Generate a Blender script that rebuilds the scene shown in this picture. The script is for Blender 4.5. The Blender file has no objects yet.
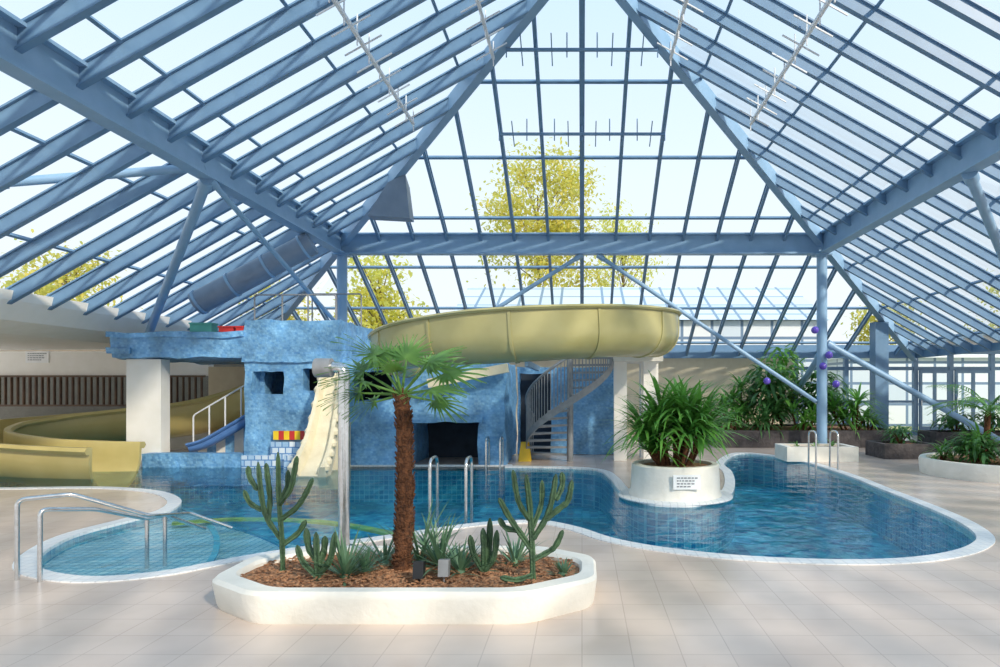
import bpy, math, random
from mathutils import Vector, Matrix
import mathutils.noise as mn
from mathutils.geometry import tessellate_polygon
random.seed(7)
H=1.6; F=650.0; CU=582.0; CV=388.0
def Q(u,v,D): return Vector(((u-CU)*D/F, D, H+(CV-v)*D/F))
def P(u,v,z=0.0):
    D=F*(H-z)/(v-CV); return Vector(((u-CU)*D/F, D, z))
def V(*a): return Vector(a)
# ---------------------------------------------------------------- materials
def lin(c):
    r=[]
    for x in c:
        x=x/255.0
        r.append(x/12.92 if x<=0.04045 else ((x+0.055)/1.055)**2.4)
    return (r[0],r[1],r[2],1)
def newmat(name):
    m=bpy.data.materials.new(name); m.use_nodes=True
    nt=m.node_tree; b=nt.nodes['Principled BSDF']
    return m,nt,b
def mat(name,c1,c2=None,rough=0.5,metal=0.0,scale=4.0,bump=0.0,bscale=None,spec=0.5):
    m,nt,b=newmat(name)
    b.inputs['Roughness'].default_value=rough; b.inputs['Metallic'].default_value=metal
    b.inputs['Specular IOR Level'].default_value=spec
    g=nt.nodes.new('ShaderNodeNewGeometry')
    n=nt.nodes.new('ShaderNodeTexNoise'); n.inputs['Scale'].default_value=scale; n.inputs['Detail'].default_value=4
    nt.links.new(g.outputs['Position'],n.inputs['Vector'])
    r=nt.nodes.new('ShaderNodeValToRGB'); r.color_ramp.elements[0].position=0.3; r.color_ramp.elements[1].position=0.7
    if c2 is None: c2=tuple(min(255,x*1.06) for x in c1)
    r.color_ramp.elements[0].color=lin(c1); r.color_ramp.elements[1].color=lin(c2)
    nt.links.new(n.outputs['Fac'],r.inputs['Fac']); nt.links.new(r.outputs['Color'],b.inputs['Base Color'])
    if bump>0:
        n2=nt.nodes.new('ShaderNodeTexNoise'); n2.inputs['Scale'].default_value=bscale or scale*4; n2.inputs['Detail'].default_value=5
        nt.links.new(g.outputs['Position'],n2.inputs['Vector'])
        bp=nt.nodes.new('ShaderNodeBump'); bp.inputs['Strength'].default_value=bump; bp.inputs['Distance'].default_value=0.03
        nt.links.new(n2.outputs['Fac'],bp.inputs['Height']); nt.links.new(bp.outputs['Normal'],b.inputs['Normal'])
    return m
def brickmat(name,c1,c2,grout,w,h,mortar=0.006,vertical=False,rough=0.4,offset=0.0,noisec=None,bump=0.0,bias=0.0):
    m,nt,b=newmat(name); L=nt.links.new
    b.inputs['Roughness'].default_value=rough
    g=nt.nodes.new('ShaderNodeNewGeometry'); vec=g.outputs['Position']
    if vertical:
        s=nt.nodes.new('ShaderNodeSeparateXYZ'); L(vec,s.inputs[0])
        a=nt.nodes.new('ShaderNodeMath'); a.operation='ADD'; L(s.outputs[0],a.inputs[0]); L(s.outputs[1],a.inputs[1])
        c=nt.nodes.new('ShaderNodeCombineXYZ'); L(a.outputs[0],c.inputs[0]); L(s.outputs[2],c.inputs[1]); vec2=c.outputs[0]
    else: vec2=vec
    t=nt.nodes.new('ShaderNodeTexBrick'); t.offset=offset; t.inputs['Scale'].default_value=1.0
    t.inputs['Brick Width'].default_value=w; t.inputs['Row Height'].default_value=h
    t.inputs['Mortar Size'].default_value=mortar; t.inputs['Mortar Smooth'].default_value=0.1; t.inputs['Bias'].default_value=bias
    t.inputs['Color1'].default_value=lin(c1); t.inputs['Color2'].default_value=lin(c2); t.inputs['Mortar'].default_value=lin(grout)
    L(vec2,t.inputs['Vector']); col=t.outputs['Color']
    if noisec:
        n=nt.nodes.new('ShaderNodeTexNoise'); n.inputs['Scale'].default_value=noisec[0]; n.inputs['Detail'].default_value=3; L(vec,n.inputs['Vector'])
        r=nt.nodes.new('ShaderNodeValToRGB'); r.color_ramp.elements[0].position=0.35; r.color_ramp.elements[1].position=0.65
        r.color_ramp.elements[0].color=(noisec[1],)*3+(1,); r.color_ramp.elements[1].color=(1.15,)*3+(1,)
        L(n.outputs['Fac'],r.inputs['Fac'])
        mx=nt.nodes.new('ShaderNodeMix'); mx.data_type='RGBA'; mx.blend_type='MULTIPLY'; mx.inputs[0].default_value=1
        L(col,mx.inputs[6]); L(r.outputs['Color'],mx.inputs[7]); col=mx.outputs[2]
    L(col,b.inputs['Base Color'])
    if bump>0:
        n2=nt.nodes.new('ShaderNodeTexNoise'); n2.inputs['Scale'].default_value=7; n2.inputs['Detail'].default_value=5; L(vec,n2.inputs['Vector'])
        bp=nt.nodes.new('ShaderNodeBump'); bp.inputs['Strength'].default_value=bump; bp.inputs['Distance'].default_value=0.08
        L(n2.outputs['Fac'],bp.inputs['Height']); L(bp.outputs['Normal'],b.inputs['Normal'])
    return m
M={}
M['steel']=mat('sunlit_tone_blue_steel',(130,166,196),(142,176,206),rough=0.38)  # paler copy of the steel blue; sunlight on the beams is in the colour
M['steeld']=mat('unlit_tone_blue_steel',(100,134,166),(112,146,176),rough=0.38)  # same steel blue without the painted sunlight, for rafters and frames
M['chrome']=mat('brushed_stainless',(200,200,198),(220,220,220),rough=0.22,metal=1.0,scale=20)
M['galv']=mat('galvanised_grey_metal',(134,136,138),(156,158,160),rough=0.45,metal=0.3,scale=8)
M['duct']=mat('blue_grey_duct',(116,134,154),(128,146,166),rough=0.45)
M['white']=mat('white_render',(226,222,211),(238,234,224),rough=0.7,bump=0.2,bscale=18)
M['whitewall']=mat('white_wall_paint',(242,238,228),(248,244,236),rough=0.8)
M['cream']=mat('cream_wall_paint',(222,206,176),(232,218,190),rough=0.8)
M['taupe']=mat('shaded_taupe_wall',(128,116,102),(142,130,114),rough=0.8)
M['whitep']=mat('white_metal_paint',(225,228,230),(240,242,244),rough=0.4)
M['coping']=brickmat('white_mosaic_coping',(232,232,230),(222,226,228),(206,209,212),0.1,0.1,0.006,rough=0.35)
M['floor']=brickmat('beige_deck_tile',(206,189,176),(202,184,171),(187,170,158),0.3,0.3,0.004,rough=0.2,noisec=(1.3,0.95))
M['slide']=mat('olive_cream_fibreglass',(170,163,110),(182,175,124),rough=0.25,scale=2)
M['slidey']=mat('yellow_fibreglass',(200,182,116),(210,192,128),rough=0.3,scale=2)
M['slidec']=mat('cream_stone_slide',(226,214,182),(238,228,200),rough=0.5,scale=5,bump=0.3,bscale=12)
M['bluetile']=brickmat('blue_mosaic_render',(96,154,204),(136,188,224),(116,168,210),0.06,0.05,0.004,True,rough=0.45,offset=0.5,noisec=(2.2,0.70),bump=0.5)
M['checker']=brickmat('white_block_tile_blue_joint',(238,242,244),(150,190,224),(90,140,194),0.14,0.13,0.012,True,rough=0.35,offset=0.5)
M['pooltile']=brickmat('teal_pool_tile',(14,130,182),(120,226,240),(70,190,214),0.15,0.15,0.012,rough=0.4,noisec=(1.0,0.5))
M['poolwall']=brickmat('teal_pool_wall_tile',(30,140,186),(90,190,216),(130,210,226),0.1,0.1,0.008,True,rough=0.4)
M['shallow']=brickmat('pale_aqua_mosaic',(236,242,240),(220,234,234),(150,196,208),0.10,0.10,0.012,rough=0.4,noisec=(2,0.93))
M['dark']=mat('painted_interior_shade',(34,44,56),(48,60,74),rough=0.9)  # dark colour stands in for shade inside the tower openings
M['stone']=mat('dark_grey_stone',(58,54,56),(86,80,80),rough=0.8,scale=6,bump=0.6,bscale=15)
M['soil']=mat('bark_mulch',(130,86,58),(198,150,112),rough=0.95,scale=30,bump=1.0,bscale=45)
M['trunk']=mat('fibrous_palm_trunk',(66,40,26),(122,78,48),rough=0.95,scale=35,bump=1.0,bscale=60)
M['bark']=mat('tree_bark',(100,86,68),(130,110,88),rough=0.9)
def leafmat(name,c1,c2,scale=6,trans=0.25):
    m=mat(name,c1,c2,rough=0.45,scale=scale); nt=m.node_tree; b=nt.nodes['Principled BSDF']
    t=nt.nodes.new('ShaderNodeBsdfTranslucent'); t.inputs['Color'].default_value=lin(tuple(min(255,x*1.3) for x in c2))
    mx=nt.nodes.new('ShaderNodeMixShader'); mx.inputs[0].default_value=trans
    o=nt.nodes['Material Output']; nt.links.new(b.outputs[0],mx.inputs[1]); nt.links.new(t.outputs[0],mx.inputs[2]); nt.links.new(mx.outputs[0],o.inputs[0])
    return m
M['palm']=leafmat('fan_palm_leaf',(50,92,42),(108,150,72))
M['strap']=leafmat('strap_leaf',(48,104,42),(112,166,72),scale=3)
M['darkleaf']=leafmat('dark_leaf',(34,76,38),(84,132,70),scale=3)
M['agave']=leafmat('grey_green_leaf',(70,104,80),(108,142,108),trans=0.1)
M['cactus']=mat('cactus_skin',(38,64,44),(70,100,66),rough=0.6,scale=14,bump=0.5,bscale=60)
M['autumn']=leafmat('autumn_leaf',(224,194,100),(180,180,98),scale=0.8,trans=0.5)
M['greentree']=leafmat('green_tree_leaf',(160,174,98),(212,194,108),scale=0.8,trans=0.5)
M['purple']=mat('purple_glass_ball',(80,60,170),(110,90,200),rough=0.15)
M['red']=mat('red_tile',(196,48,44),rough=0.4); M['yellow']=mat('yellow_tile',(240,200,40),rough=0.4)
M['yplastic']=mat('yellow_plastic',(240,196,40),rough=0.4)
M['teal']=mat('teal_plastic',(70,150,140),rough=0.4)
M['black']=mat('black_plastic',(24,26,30),rough=0.4)
M['bluepl']=mat('blue_fibreglass',(82,122,178),(96,136,190),rough=0.3)
M['brown']=mat('brown_timber_slat',(84,62,46),(110,82,60),rough=0.6)
M['signw']=mat('white_sign_face',(238,238,236),rough=0.4); M['ink']=mat('grey_sign_ink',(110,112,118),rough=0.6)
M['grass']=mat('outdoor_lawn',(150,160,104),(190,184,130),rough=1.0,scale=1.5)
M['ext']=brickmat('pale_building_cladding',(226,228,230),(196,208,220),(110,132,158),1.2,0.9,0.06,True)
M['extroof']=brickmat('pale_glazed_roofing',(214,226,234),(200,216,228),(120,146,172),0.9,1.2,0.06,False,rough=0.3)
def glassmat():
    m=bpy.data.materials.new('clear_thin_glass'); m.use_nodes=True; nt=m.node_tree; nt.nodes.clear()
    o=nt.nodes.new('ShaderNodeOutputMaterial'); mx=nt.nodes.new('ShaderNodeMixShader')
    t=nt.nodes.new('ShaderNodeBsdfTransparent'); t.inputs[0].default_value=(0.94,0.97,0.985,1)
    g=nt.nodes.new('ShaderNodeBsdfGlossy'); g.inputs['Roughness'].default_value=0.02
    lw=nt.nodes.new('ShaderNodeLayerWeight'); lw.inputs[0].default_value=0.12
    mm=nt.nodes.new('ShaderNodeMath'); mm.operation='MULTIPLY'; mm.inputs[1].default_value=0.25
    nt.links.new(lw.outputs['Fresnel'],mm.inputs[0]); nt.links.new(mm.outputs[0],mx.inputs[0])
    nt.links.new(t.outputs[0],mx.inputs[1]); nt.links.new(g.outputs[0],mx.inputs[2]); nt.links.new(mx.outputs[0],o.inputs[0]); return m
M['glass']=glassmat()
def watermat():
    m=bpy.data.materials.new('pool_water_surface'); m.use_nodes=True; nt=m.node_tree; nt.nodes.clear(); L=nt.links.new
    o=nt.nodes.new('ShaderNodeOutputMaterial'); mx=nt.nodes.new('ShaderNodeMixShader')
    t=nt.nodes.new('ShaderNodeBsdfTransparent'); t.inputs[0].default_value=(0.78,0.965,0.99,1)
    df=nt.nodes.new('ShaderNodeBsdfDiffuse'); df.inputs['Color'].default_value=lin((20,165,205))
    m0=nt.nodes.new('ShaderNodeMixShader'); m0.inputs[0].default_value=0.06; L(t.outputs[0],m0.inputs[1]); L(df.outputs[0],m0.inputs[2])
    g=nt.nodes.new('ShaderNodeBsdfGlossy'); g.inputs['Roughness'].default_value=0.03
    geo=nt.nodes.new('ShaderNodeNewGeometry')
    n=nt.nodes.new('ShaderNodeTexNoise'); n.inputs['Scale'].default_value=3.0; n.inputs['Detail'].default_value=4; n.inputs['Distortion'].default_value=0.6
    L(geo.outputs['Position'],n.inputs['Vector'])
    bp=nt.nodes.new('ShaderNodeBump'); bp.inputs['Strength'].default_value=0.2; bp.inputs['Distance'].default_value=0.10
    L(n.outputs['Fac'],bp.inputs['Height']); L(bp.outputs['Normal'],g.inputs['Normal'])
    fr=nt.nodes.new('ShaderNodeFresnel'); fr.inputs['IOR'].default_value=1.17; L(bp.outputs['Normal'],fr.inputs['Normal'])
    L(fr.outputs[0],mx.inputs[0]); L(m0.outputs[0],mx.inputs[1]); L(g.outputs[0],mx.inputs[2]); L(mx.outputs[0],o.inputs[0]); return m
M['water']=watermat()
# ---------------------------------------------------------------- mesh builder
class MB:
    def __init__(s): s.v=[]; s.f=[]
    def add(s,vs,fs):
        k=len(s.v); s.v+= [Vector(a) for a in vs]; s.f+=[tuple(i+k for i in f) for f in fs]; return s
    def box(s,x0,x1,y0,y1,z0,z1):
        return s.add([(x0,y0,z0),(x1,y0,z0),(x1,y1,z0),(x0,y1,z0),(x0,y0,z1),(x1,y0,z1),(x1,y1,z1),(x0,y1,z1)],
          [(0,3,2,1),(4,5,6,7),(0,1,5,4),(1,2,6,5),(2,3,7,6),(3,0,4,7)])
    def beam(s,p,q,w,h,up=None):
        p=Vector(p); q=Vector(q); d=(q-p).normalized(); up=Vector(up) if up else Vector((0,0,1))
        sd=d.cross(up)
        if sd.length<1e-4: sd=d.cross(Vector((0,1,0)))
        sd.normalize(); u=sd.cross(d).normalized(); sd=sd*w/2; u=u*h/2
        vs=[p-sd-u,p+sd-u,p+sd+u,p-sd+u,q-sd-u,q+sd-u,q+sd+u,q-sd+u]
        return s.add(vs,[(0,1,2,3),(7,6,5,4),(0,4,5,1),(1,5,6,2),(2,6,7,3),(3,7,4,0)])
    def ibeam(s,p,q,w,h,up=None,t=0.03):
        p=Vector(p); q=Vector(q); d=(q-p).normalized(); up=Vector(up) if up else Vector((0,0,1))
        sd=d.cross(up).normalized(); u=sd.cross(d).normalized()
        pr=[(-w/2,-h/2),(w/2,-h/2),(w/2,-h/2+t),(t/2,-h/2+t),(t/2,h/2-t),(w/2,h/2-t),(w/2,h/2),(-w/2,h/2),(-w/2,h/2-t),(-t/2,h/2-t),(-t/2,-h/2+t),(-w/2,-h/2+t)]
        vs=[e+sd*a+u*b for e in (p,q) for a,b in pr]; n=12
        return s.add(vs,[(k,(k+1)%n,n+(k+1)%n,n+k) for k in range(n)]+[tuple(range(n-1,-1,-1)),tuple(range(n,2*n))])
    def tube(s,path,r,n=10,star=0,cap=True,flat=None):
        path=[Vector(a) for a in path]; m=len(path)
        rr=r if isinstance(r,(list,tuple)) else [r]*m
        t0=(path[1]-path[0]).normalized(); ref=Vector((0,0,1)) if abs(t0.z)<0.9 else Vector((1,0,0))
        nn=(ref-t0*ref.dot(t0)).normalized(); vs=[]; fs=[]
        for i,p in enumerate(path):
            t=(path[min(i+1,m-1)]-path[max(i-1,0)]).normalized()
            nn=(nn-t*nn.dot(t)).normalized(); b=t.cross(nn)
            for k in range(n):
                a=2*math.pi*k/n; ra=rr[i]*(1-(star if k%2 else 0))
                vs.append(p+nn*math.cos(a)*ra+b*math.sin(a)*ra)
        for i in range(m-1):
            for k in range(n):
                fs.append((i*n+k,i*n+(k+1)%n,(i+1)*n+(k+1)%n,(i+1)*n+k))
        if cap: fs.append(tuple(range(n-1,-1,-1))); fs.append(tuple((m-1)*n+k for k in range(n)))
        return s.add(vs,fs)
    def sweep(s,path,prof,up=(0,0,1),sc=None):
        path=[Vector(a) for a in path]; m=len(path); n=len(prof); vs=[]; fs=[]; up=Vector(up)
        for i,p in enumerate(path):
            t=(path[min(i+1,m-1)]-path[max(i-1,0)]).normalized(); sd=t.cross(up).normalized(); u=sd.cross(t).normalized()
            k=sc[i] if sc else 1
            for a,b in prof: vs.append(p+sd*a*k+u*b*k)
        for i in range(m-1):
            for k in range(n): fs.append((i*n+k,i*n+(k+1)%n,(i+1)*n+(k+1)%n,(i+1)*n+k))
        fs.append(tuple(range(n-1,-1,-1))); fs.append(tuple((m-1)*n+k for k in range(n)))
        return s.add(vs,fs)
    def lathe(s,c,prof,n=40,sx=1,sy=1):
        vs=[];fs=[];m=len(prof)
        for r,z in prof:
            for k in range(n):
                a=2*math.pi*k/n; vs.append((c[0]+r*sx*math.cos(a),c[1]+r*sy*math.sin(a),c[2]+z))
        for i in range(m-1):
            for k in range(n): fs.append((i*n+k,i*n+(k+1)%n,(i+1)*n+(k+1)%n,(i+1)*n+k))
        fs.append(tuple(range(n-1,-1,-1))); fs.append(tuple((m-1)*n+k for k in range(n)))
        return s.add(vs,fs)
    def poly(s,loops,z,flip=False):
        ls=[[Vector((p[0],p[1],0)) for p in l] for l in loops]
        tr=tessellate_polygon(ls); flat=[p for l in ls for p in l]
        vs=[(p.x,p.y,z) for p in flat]; fs=[]
        for a,b,c in tr:
            A,B,C=flat[a],flat[b],flat[c]
            cr=(B-A).cross(C-A).z
            if abs(cr)<1e-9: continue
            fs.append((a,b,c) if (cr>0)!=flip else (a,c,b))
        return s.add(vs,fs)
    def wallring(s,loop,z0,z1):
        n=len(loop); vs=[(p[0],p[1],z0) for p in loop]+[(p[0],p[1],z1) for p in loop]
        return s.add(vs,[(i,(i+1)%n,n+(i+1)%n,n+i) for i in range(n)])
    def gridwall(s,x0,x1,z0,z1,y0,y1,holes):
        xs=sorted(set([x0,x1]+[h[0] for h in holes]+[h[1] for h in holes]))
        zs=sorted(set([z0,z1]+[h[2] for h in holes]+[h[3] for h in holes]))
        for i in range(len(xs)-1):
            for j in range(len(zs)-1):
                cx=(xs[i]+xs[i+1])/2; cz=(zs[j]+zs[j+1])/2
                if any(h[0]<cx<h[1] and h[2]<cz<h[3] for h in holes): continue
                s.box(xs[i],xs[i+1],y0,y1,zs[j],zs[j+1])
        return s
    def rocky(s,amp=.05,cell=.12,freq=2.2):
        nv=[];nf=[]
        def disp(p):
            a=mn.noise_vector(p*freq)*amp+mn.noise_vector(p*freq*3)*amp*.3
            return p+a
        for f in s.f:
            if len(f)!=4: continue
            a,b,c,d=[s.v[i] for i in f]
            nu=max(1,min(40,round((b-a).length/cell))); nw=max(1,min(40,round((d-a).length/cell)))
            k=len(nv)
            for j in range(nw+1):
                for i in range(nu+1):
                    u=i/nu;w=j/nw; nv.append(disp(a*(1-u)*(1-w)+b*u*(1-w)+c*u*w+d*(1-u)*w))
            for j in range(nw):
                for i in range(nu):
                    q=k+j*(nu+1)+i; nf.append((q,q+1,q+nu+2,q+nu+1))
        s.v=nv; s.f=nf; return s
    def leaf(s,base,az,el,length,width,droop=0.8,seg=6):
        p=Vector(base); d=Vector((math.cos(az)*math.cos(el),math.sin(az)*math.cos(el),math.sin(el)))
        sd=Vector((-math.sin(az),math.cos(az),0)); vs=[];fs=[]; e=el
        for i in range(seg+1):
            t=i/seg; w=width*(0.55+0.9*t if t<0.4 else 0.91*(1-((t-0.4)/0.6)**1.6)+0.02)/2
            vs+= [p-sd*w,p+sd*w]
            e-=droop/seg; d=Vector((math.cos(az)*math.cos(e),math.sin(az)*math.cos(e),math.sin(e)))
            p=p+d*(length/seg)
        for i in range(seg): fs.append((2*i,2*i+1,2*i+3,2*i+2))
        return s.add(vs,fs)
def mkobj(name,mb,material,origin,smooth=False):
    me=bpy.data.meshes.new(name); o=Vector(origin)
    me.from_pydata([tuple(v-o) for v in mb.v],[],mb.f); me.update(); me.materials.append(material)
    if smooth:
        for p in me.polygons: p.use_smooth=True
        try: me.set_sharp_from_angle(angle=math.radians(40))
        except Exception: pass
    ob=bpy.data.objects.new(name,me); bpy.context.scene.collection.objects.link(ob); return ob
def empty(name,origin):
    ob=bpy.data.objects.new(name,None); ob.empty_display_size=0.1; bpy.context.scene.collection.objects.link(ob); ob.location=origin; return ob
def tag(ob,label,cat,group=None,kind=None):
    ob['label']=label; ob['category']=cat
    if group: ob['group']=group
    if kind: ob['kind']=kind
def part(parent,name,mb,m,origin,smooth=False,label=None):
    ob=mkobj(name,mb,M[m] if isinstance(m,str) else m,origin,smooth); ob.parent=parent
    if label: ob['label']=label
    return ob
def single(name,mb,m,origin,label,cat,smooth=False,group=None,kind=None):
    ob=mkobj(name,mb,M[m] if isinstance(m,str) else m,origin,smooth); ob.location=origin; tag(ob,label,cat,group,kind); return ob
def cr(pts,k=8,closed=False):
    pts=[Vector(p) for p in pts]; n=len(pts); out=[]
    rng=n if closed else n-1
    for i in range(rng):
        if closed: a,b,c,d=pts[(i-1)%n],pts[i],pts[(i+1)%n],pts[(i+2)%n]
        else: a,b,c,d=pts[max(i-1,0)],pts[i],pts[i+1],pts[min(i+2,n-1)]
        for j in range(k):
            t=j/k; out.append(0.5*((2*b)+(c-a)*t+(2*a-5*b+4*c-d)*t*t+(3*b-a-3*c+d)*t**3))
    if not closed: out.append(pts[-1])
    return out
def bend(pts,r=.06,k=4):
    pts=[Vector(p) for p in pts]; out=[pts[0]]
    for i in range(1,len(pts)-1):
        a,b,c=pts[i-1],pts[i],pts[i+1]; ra=min(r,(a-b).length*.45,(c-b).length*.45)
        s=b+(a-b).normalized()*ra; e=b+(c-b).normalized()*ra
        for j in range(k+1):
            t=j/k; out.append(s*(1-t)**2+b*2*t*(1-t)+e*t*t)
    out.append(pts[-1]); return out
# ---------------------------------------------------------------- roof
AY=10.6; AZ=9.02; S=0.56
def rz(d): return AZ-S*d
EB,EL,ER,EF=11.1,10.2,11.1,11.1
def face(idx,dirv,ext,latext,label,h,w):
    dirv=Vector(dirv); lat=Vector((abs(dirv.y),abs(dirv.x),0)); C=Vector((0,AY,0))
    def pt(d,l,off=0.0): return C+dirv*d+lat*l+Vector((0,0,rz(d)+off))
    a,b=latext
    mb=MB().add([pt(0,0,.03),pt(ext,-min(ext,a),.03),pt(ext,min(ext,b),.03)],[(0,1,2)])
    org=(0,AY,rz(ext))
    root=single('window_%d'%idx,mb,'glass',org,label,'glass roof',kind='structure')
    nrm=(dirv*S+Vector((0,0,1))).normalized()
    for i in range(-12,13):
        l=i*0.87
        if abs(l)+0.15>=ext or l<-a or l>b: continue
        ww=w*1.5 if (idx==1 and i==0) else w
        part(root,'rafter',MB().ibeam(pt(abs(l)+0.05,l,-h/2-.01),pt(ext,l,-h/2-.01),ww,h,up=nrm,t=0.025),'steeld',org)
    d=0.7; pw=.06 if idx in (1,4) else .05
    while d<ext:
        la=min(d,a); lb=min(d,b)
        part(root,'purlin',MB().beam(pt(d,-la,-0.0),pt(d,lb,-0.0),pw,pw,up=nrm),'steeld',org); d+=1.652
    part(root,'eave_rail',MB().beam(pt(ext,-min(ext,a),-0.1),pt(ext,min(ext,b),-0.1),0.12,0.22),'steeld',org)
    return pt
fb=face(1,(0,1,0),EB,(EL,ER),'large glazed rear slope of the pyramid roof, blue rafters',.15,.07)
fl=face(2,(-1,0,0),EL,(EF,EB),'large glazed side slope of the pyramid roof, blue rafters',.25,.10)
fr_=face(3,(1,0,0),ER,(EF,EB),'large glazed side slope above the terrace doors',.21,.09)
ff=face(4,(0,-1,0),EF,(EL,ER),'large glazed entrance slope of the pyramid roof',.15,.07)
for (sx,sy,e) in ((-1,1,10.6),(1,1,11.1),(-1,-1,10.2),(1,-1,11.1)):
    p=V(0,AY,rz(0)-.16); q=V(sx*e,AY+sy*e,rz(e)-.16)
    single('hip_beam',MB().beam(p,q,0.18,0.30),'steel',q,'blue steel hip beam running up to roof apex','beam',group='hip beams of the pyramid roof')
def opener(face,d,l0,l1,name,m,lab):
    p=face(d,l0,-.36); q=face(d,l1,-.36)
    n=max(2,int(abs(l1-l0)/.5))
    o=empty(name,p); tag(o,lab,'window opener',group='roof vent openers')
    part(o,'bar',MB().beam(p,q,.05,.05),m,p)
    for i in range(n+1):
        t=p.lerp(q,i/n); up=face(d,l0+(l1-l0)*i/n,-.04); part(o,'hanger',MB().tube([t-Vector((0,0,.14)),up],.012,5),m,p)
    for i in range(n):
        a=face(d-.28,l0+(l1-l0)*(i+.5)/n,-.36); b=face(d+.28,l0+(l1-l0)*(i+.5)/n,-.36); part(o,'arm',MB().beam(a,b,.02,.02),m,p)
opener(fb,13.67-AY,-1.74,1.74,'vent_opener','steeld','dark blue vent opener bar below rear roof glass')
opener(fb,12.03-AY,-1.4,1.4,'vent_opener','steeld','dark blue vent opener bar below rear roof glass')
for f in (fl,fr_):
    opener(f,3.32,-2.6,2.2,'vent_opener','whitep','pale metal vent opener rod below side roof glass')
    opener(f,1.65,-1.5,1.5,'vent_opener','whitep','pale metal vent opener rod below side roof glass')
def ring(p,q,lab): single('steel_beam',MB().ibeam(p,q,.26,.54,t=.045),'steel',p,lab,'beam',group='ring beams on the columns')
zb=5.32; A=6.2; Yb=16.8; Yf=4.4
ring((-A,Yb,zb),(A,Yb,zb),'deep blue steel beam spanning between two columns')
ring((-A,Yf,zb),(-A,Yb-.14,zb),'deep blue steel beam on the tower side')
ring((A,Yf,zb),(A,Yb-.14,zb),'deep blue steel beam on the terrace side')
ring((-A+.14,Yf,zb),(A-.14,Yf,zb),'deep blue steel beam across the entrance side')
for x,y,l in ((-A,Yb,'blue steel column rising behind the tiled tower'),(A,Yb,'blue steel column beside pool ladder and plants')):
    o=empty('steel_column',(x,y,0)); tag(o,l,'column',group='steel columns')
    part(o,'shaft',MB().tube([(x,y,0),(x,y,5.05)],.13,16),'steel',(x,y,0),True)
    part(o,'base_plate',MB().box(x-.2,x+.2,y-.2,y+.2,0,.03),'steel',(x,y,0))
    part(o,'head_plate',MB().box(x-.2,x+.2,y-.2,y+.2,5.01,5.05),'steel',(x,y,0))
def brace(p,q,r,lab):
    p=Vector(p);q=Vector(q); single('steel_brace',MB().tube([p,p.lerp(q,.03),p.lerp(q,.031),q],[r*1.35,r*1.35,r,r],12),'steel',q,lab,'brace',smooth=True,group='tubular braces')
brace((-6.2,10.75,5.04),(-10.0,15,2.85),.085,'blue tubular brace from beam to tower')
brace((-6.15,10.75,5.04),(-6.15,16.65,3.1),.05,'slim blue tubular brace from beam to column')
brace((6.2,10.4,5.04),(10.4,15,2.95),.085,'blue tubular brace from beam to side eave')
brace((0,16.8,5.04),(-6.05,16.8,1.25),.055,'slim blue tubular brace behind the slide')
brace((.4,16.8,5.04),(6.05,16.8,1.25),.055,'slim blue tubular brace behind the round planter')
brace((6.34,16.8,2.75),(11.2,16.8,0.02),.08,'thick blue tubular brace leaning down among plants')
brace((6.2,16.95,2.45),(6.3,20,1.0),.08,'thick blue tubular brace reaching the rear planting')
brace(Q(0,183,9.5),Q(205,167,10.7),.07,'blue tubular brace between beam and side roof')
single('steel_post',MB().box(8.85,9.25,19.6,20.0,0,3.6),'steeld',(9,19.8,0),'square blue steel post beside terrace glazing','post')
p1=Q(196,304,14.3); p2=Q(312,243,14.6)
o=empty('ventilation_duct',p1); tag(o,'large round grey-blue ventilation duct below the roof','duct')
part(o,'pipe',MB().tube([p1,p2],.26,20),'duct',p1,True)
for t in (.02,.3,.6,.92):
    a=p1.lerp(p2,t); b=p1.lerp(p2,t+.02); part(o,'collar',MB().tube([a,b],.285,20),'steel',p1,True)
hb=MB(); x0,x1=-4.85,-4.0; hb.add([(x0,14.7,5.5),(x1+.1,14.7,5.45),(x1,14.7,6.45),(x0+.45,14.7,6.25),(x0,15.1,5.5),(x1+.1,15.1,5.45),(x1,15.1,6.25),(x0+.45,15.1,6.1)],[(0,1,2,3),(7,6,5,4),(0,4,5,1),(1,5,6,2),(2,6,7,3),(3,7,4,0)])
single('air_heater',hb,'duct',(-4.4,14.9,5.5),'grey-blue boxed air heater fixed under roof hip','heater')
# ---------------------------------------------------------------- pool + floor
ol=[(-100,488),(0,488),(100,487),(158,491),(181,500),(170,511),(130,521),(75,536),(42,555),(42,569),(90,577),(160,572),(230,559),(290,549),(350,541),(420,531),(470,524),(510,521),(545,521),(580,528),(615,539),(665,548),(740,556),(830,560),(895,559),(940,554),(968,546),(976,536),(958,522),(925,507),(880,489),(845,475),(800,461),(762,455),(738,454)]
pen=[(724,463),(732,472),(735,484),(729,495),(706,504),(678,506),(644,503),(620,491),(610,479),(598,471),(570,468),(505,467)]
pts=[P(u,v) for u,v in ol]+[P(u,v) for u,v in pen]
pool=cr(pts,6)
pool+= [V(-1.6,13.38,0)]
pool+= [V(-6.9,13.38,0),V(-9.0,13.38,0),V(-9.6,13.5,0),V(-9.6,15.8,0),V(-13.5,15.8,0),V(-13.5,pts[0].y,0)]
def ccw(l):
    a=sum(l[i].x*l[(i+1)%len(l)].y-l[(i+1)%len(l)].x*l[i].y for i in range(len(l)))
    return l if a>0 else l[::-1]
pool=ccw(pool)
def offset(l,d):
    n=len(l); out=[]
    for i in range(n):
        a=l[(i-1)%n]; b=l[i]; c=l[(i+1)%n]
        e1=(b-a); e2=(c-b)
        if e1.length<1e-5: e1=e2
        if e2.length<1e-5: e2=e1
        n1=Vector((e1.y,-e1.x,0)).normalized(); n2=Vector((e2.y,-e2.x,0)).normalized()
        m=(n1+n2); m=m.normalized() if m.length>1e-4 else n1
        k=1/max(.6,m.dot(n1)); out.append(b+m*d*k)
    return out
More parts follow.
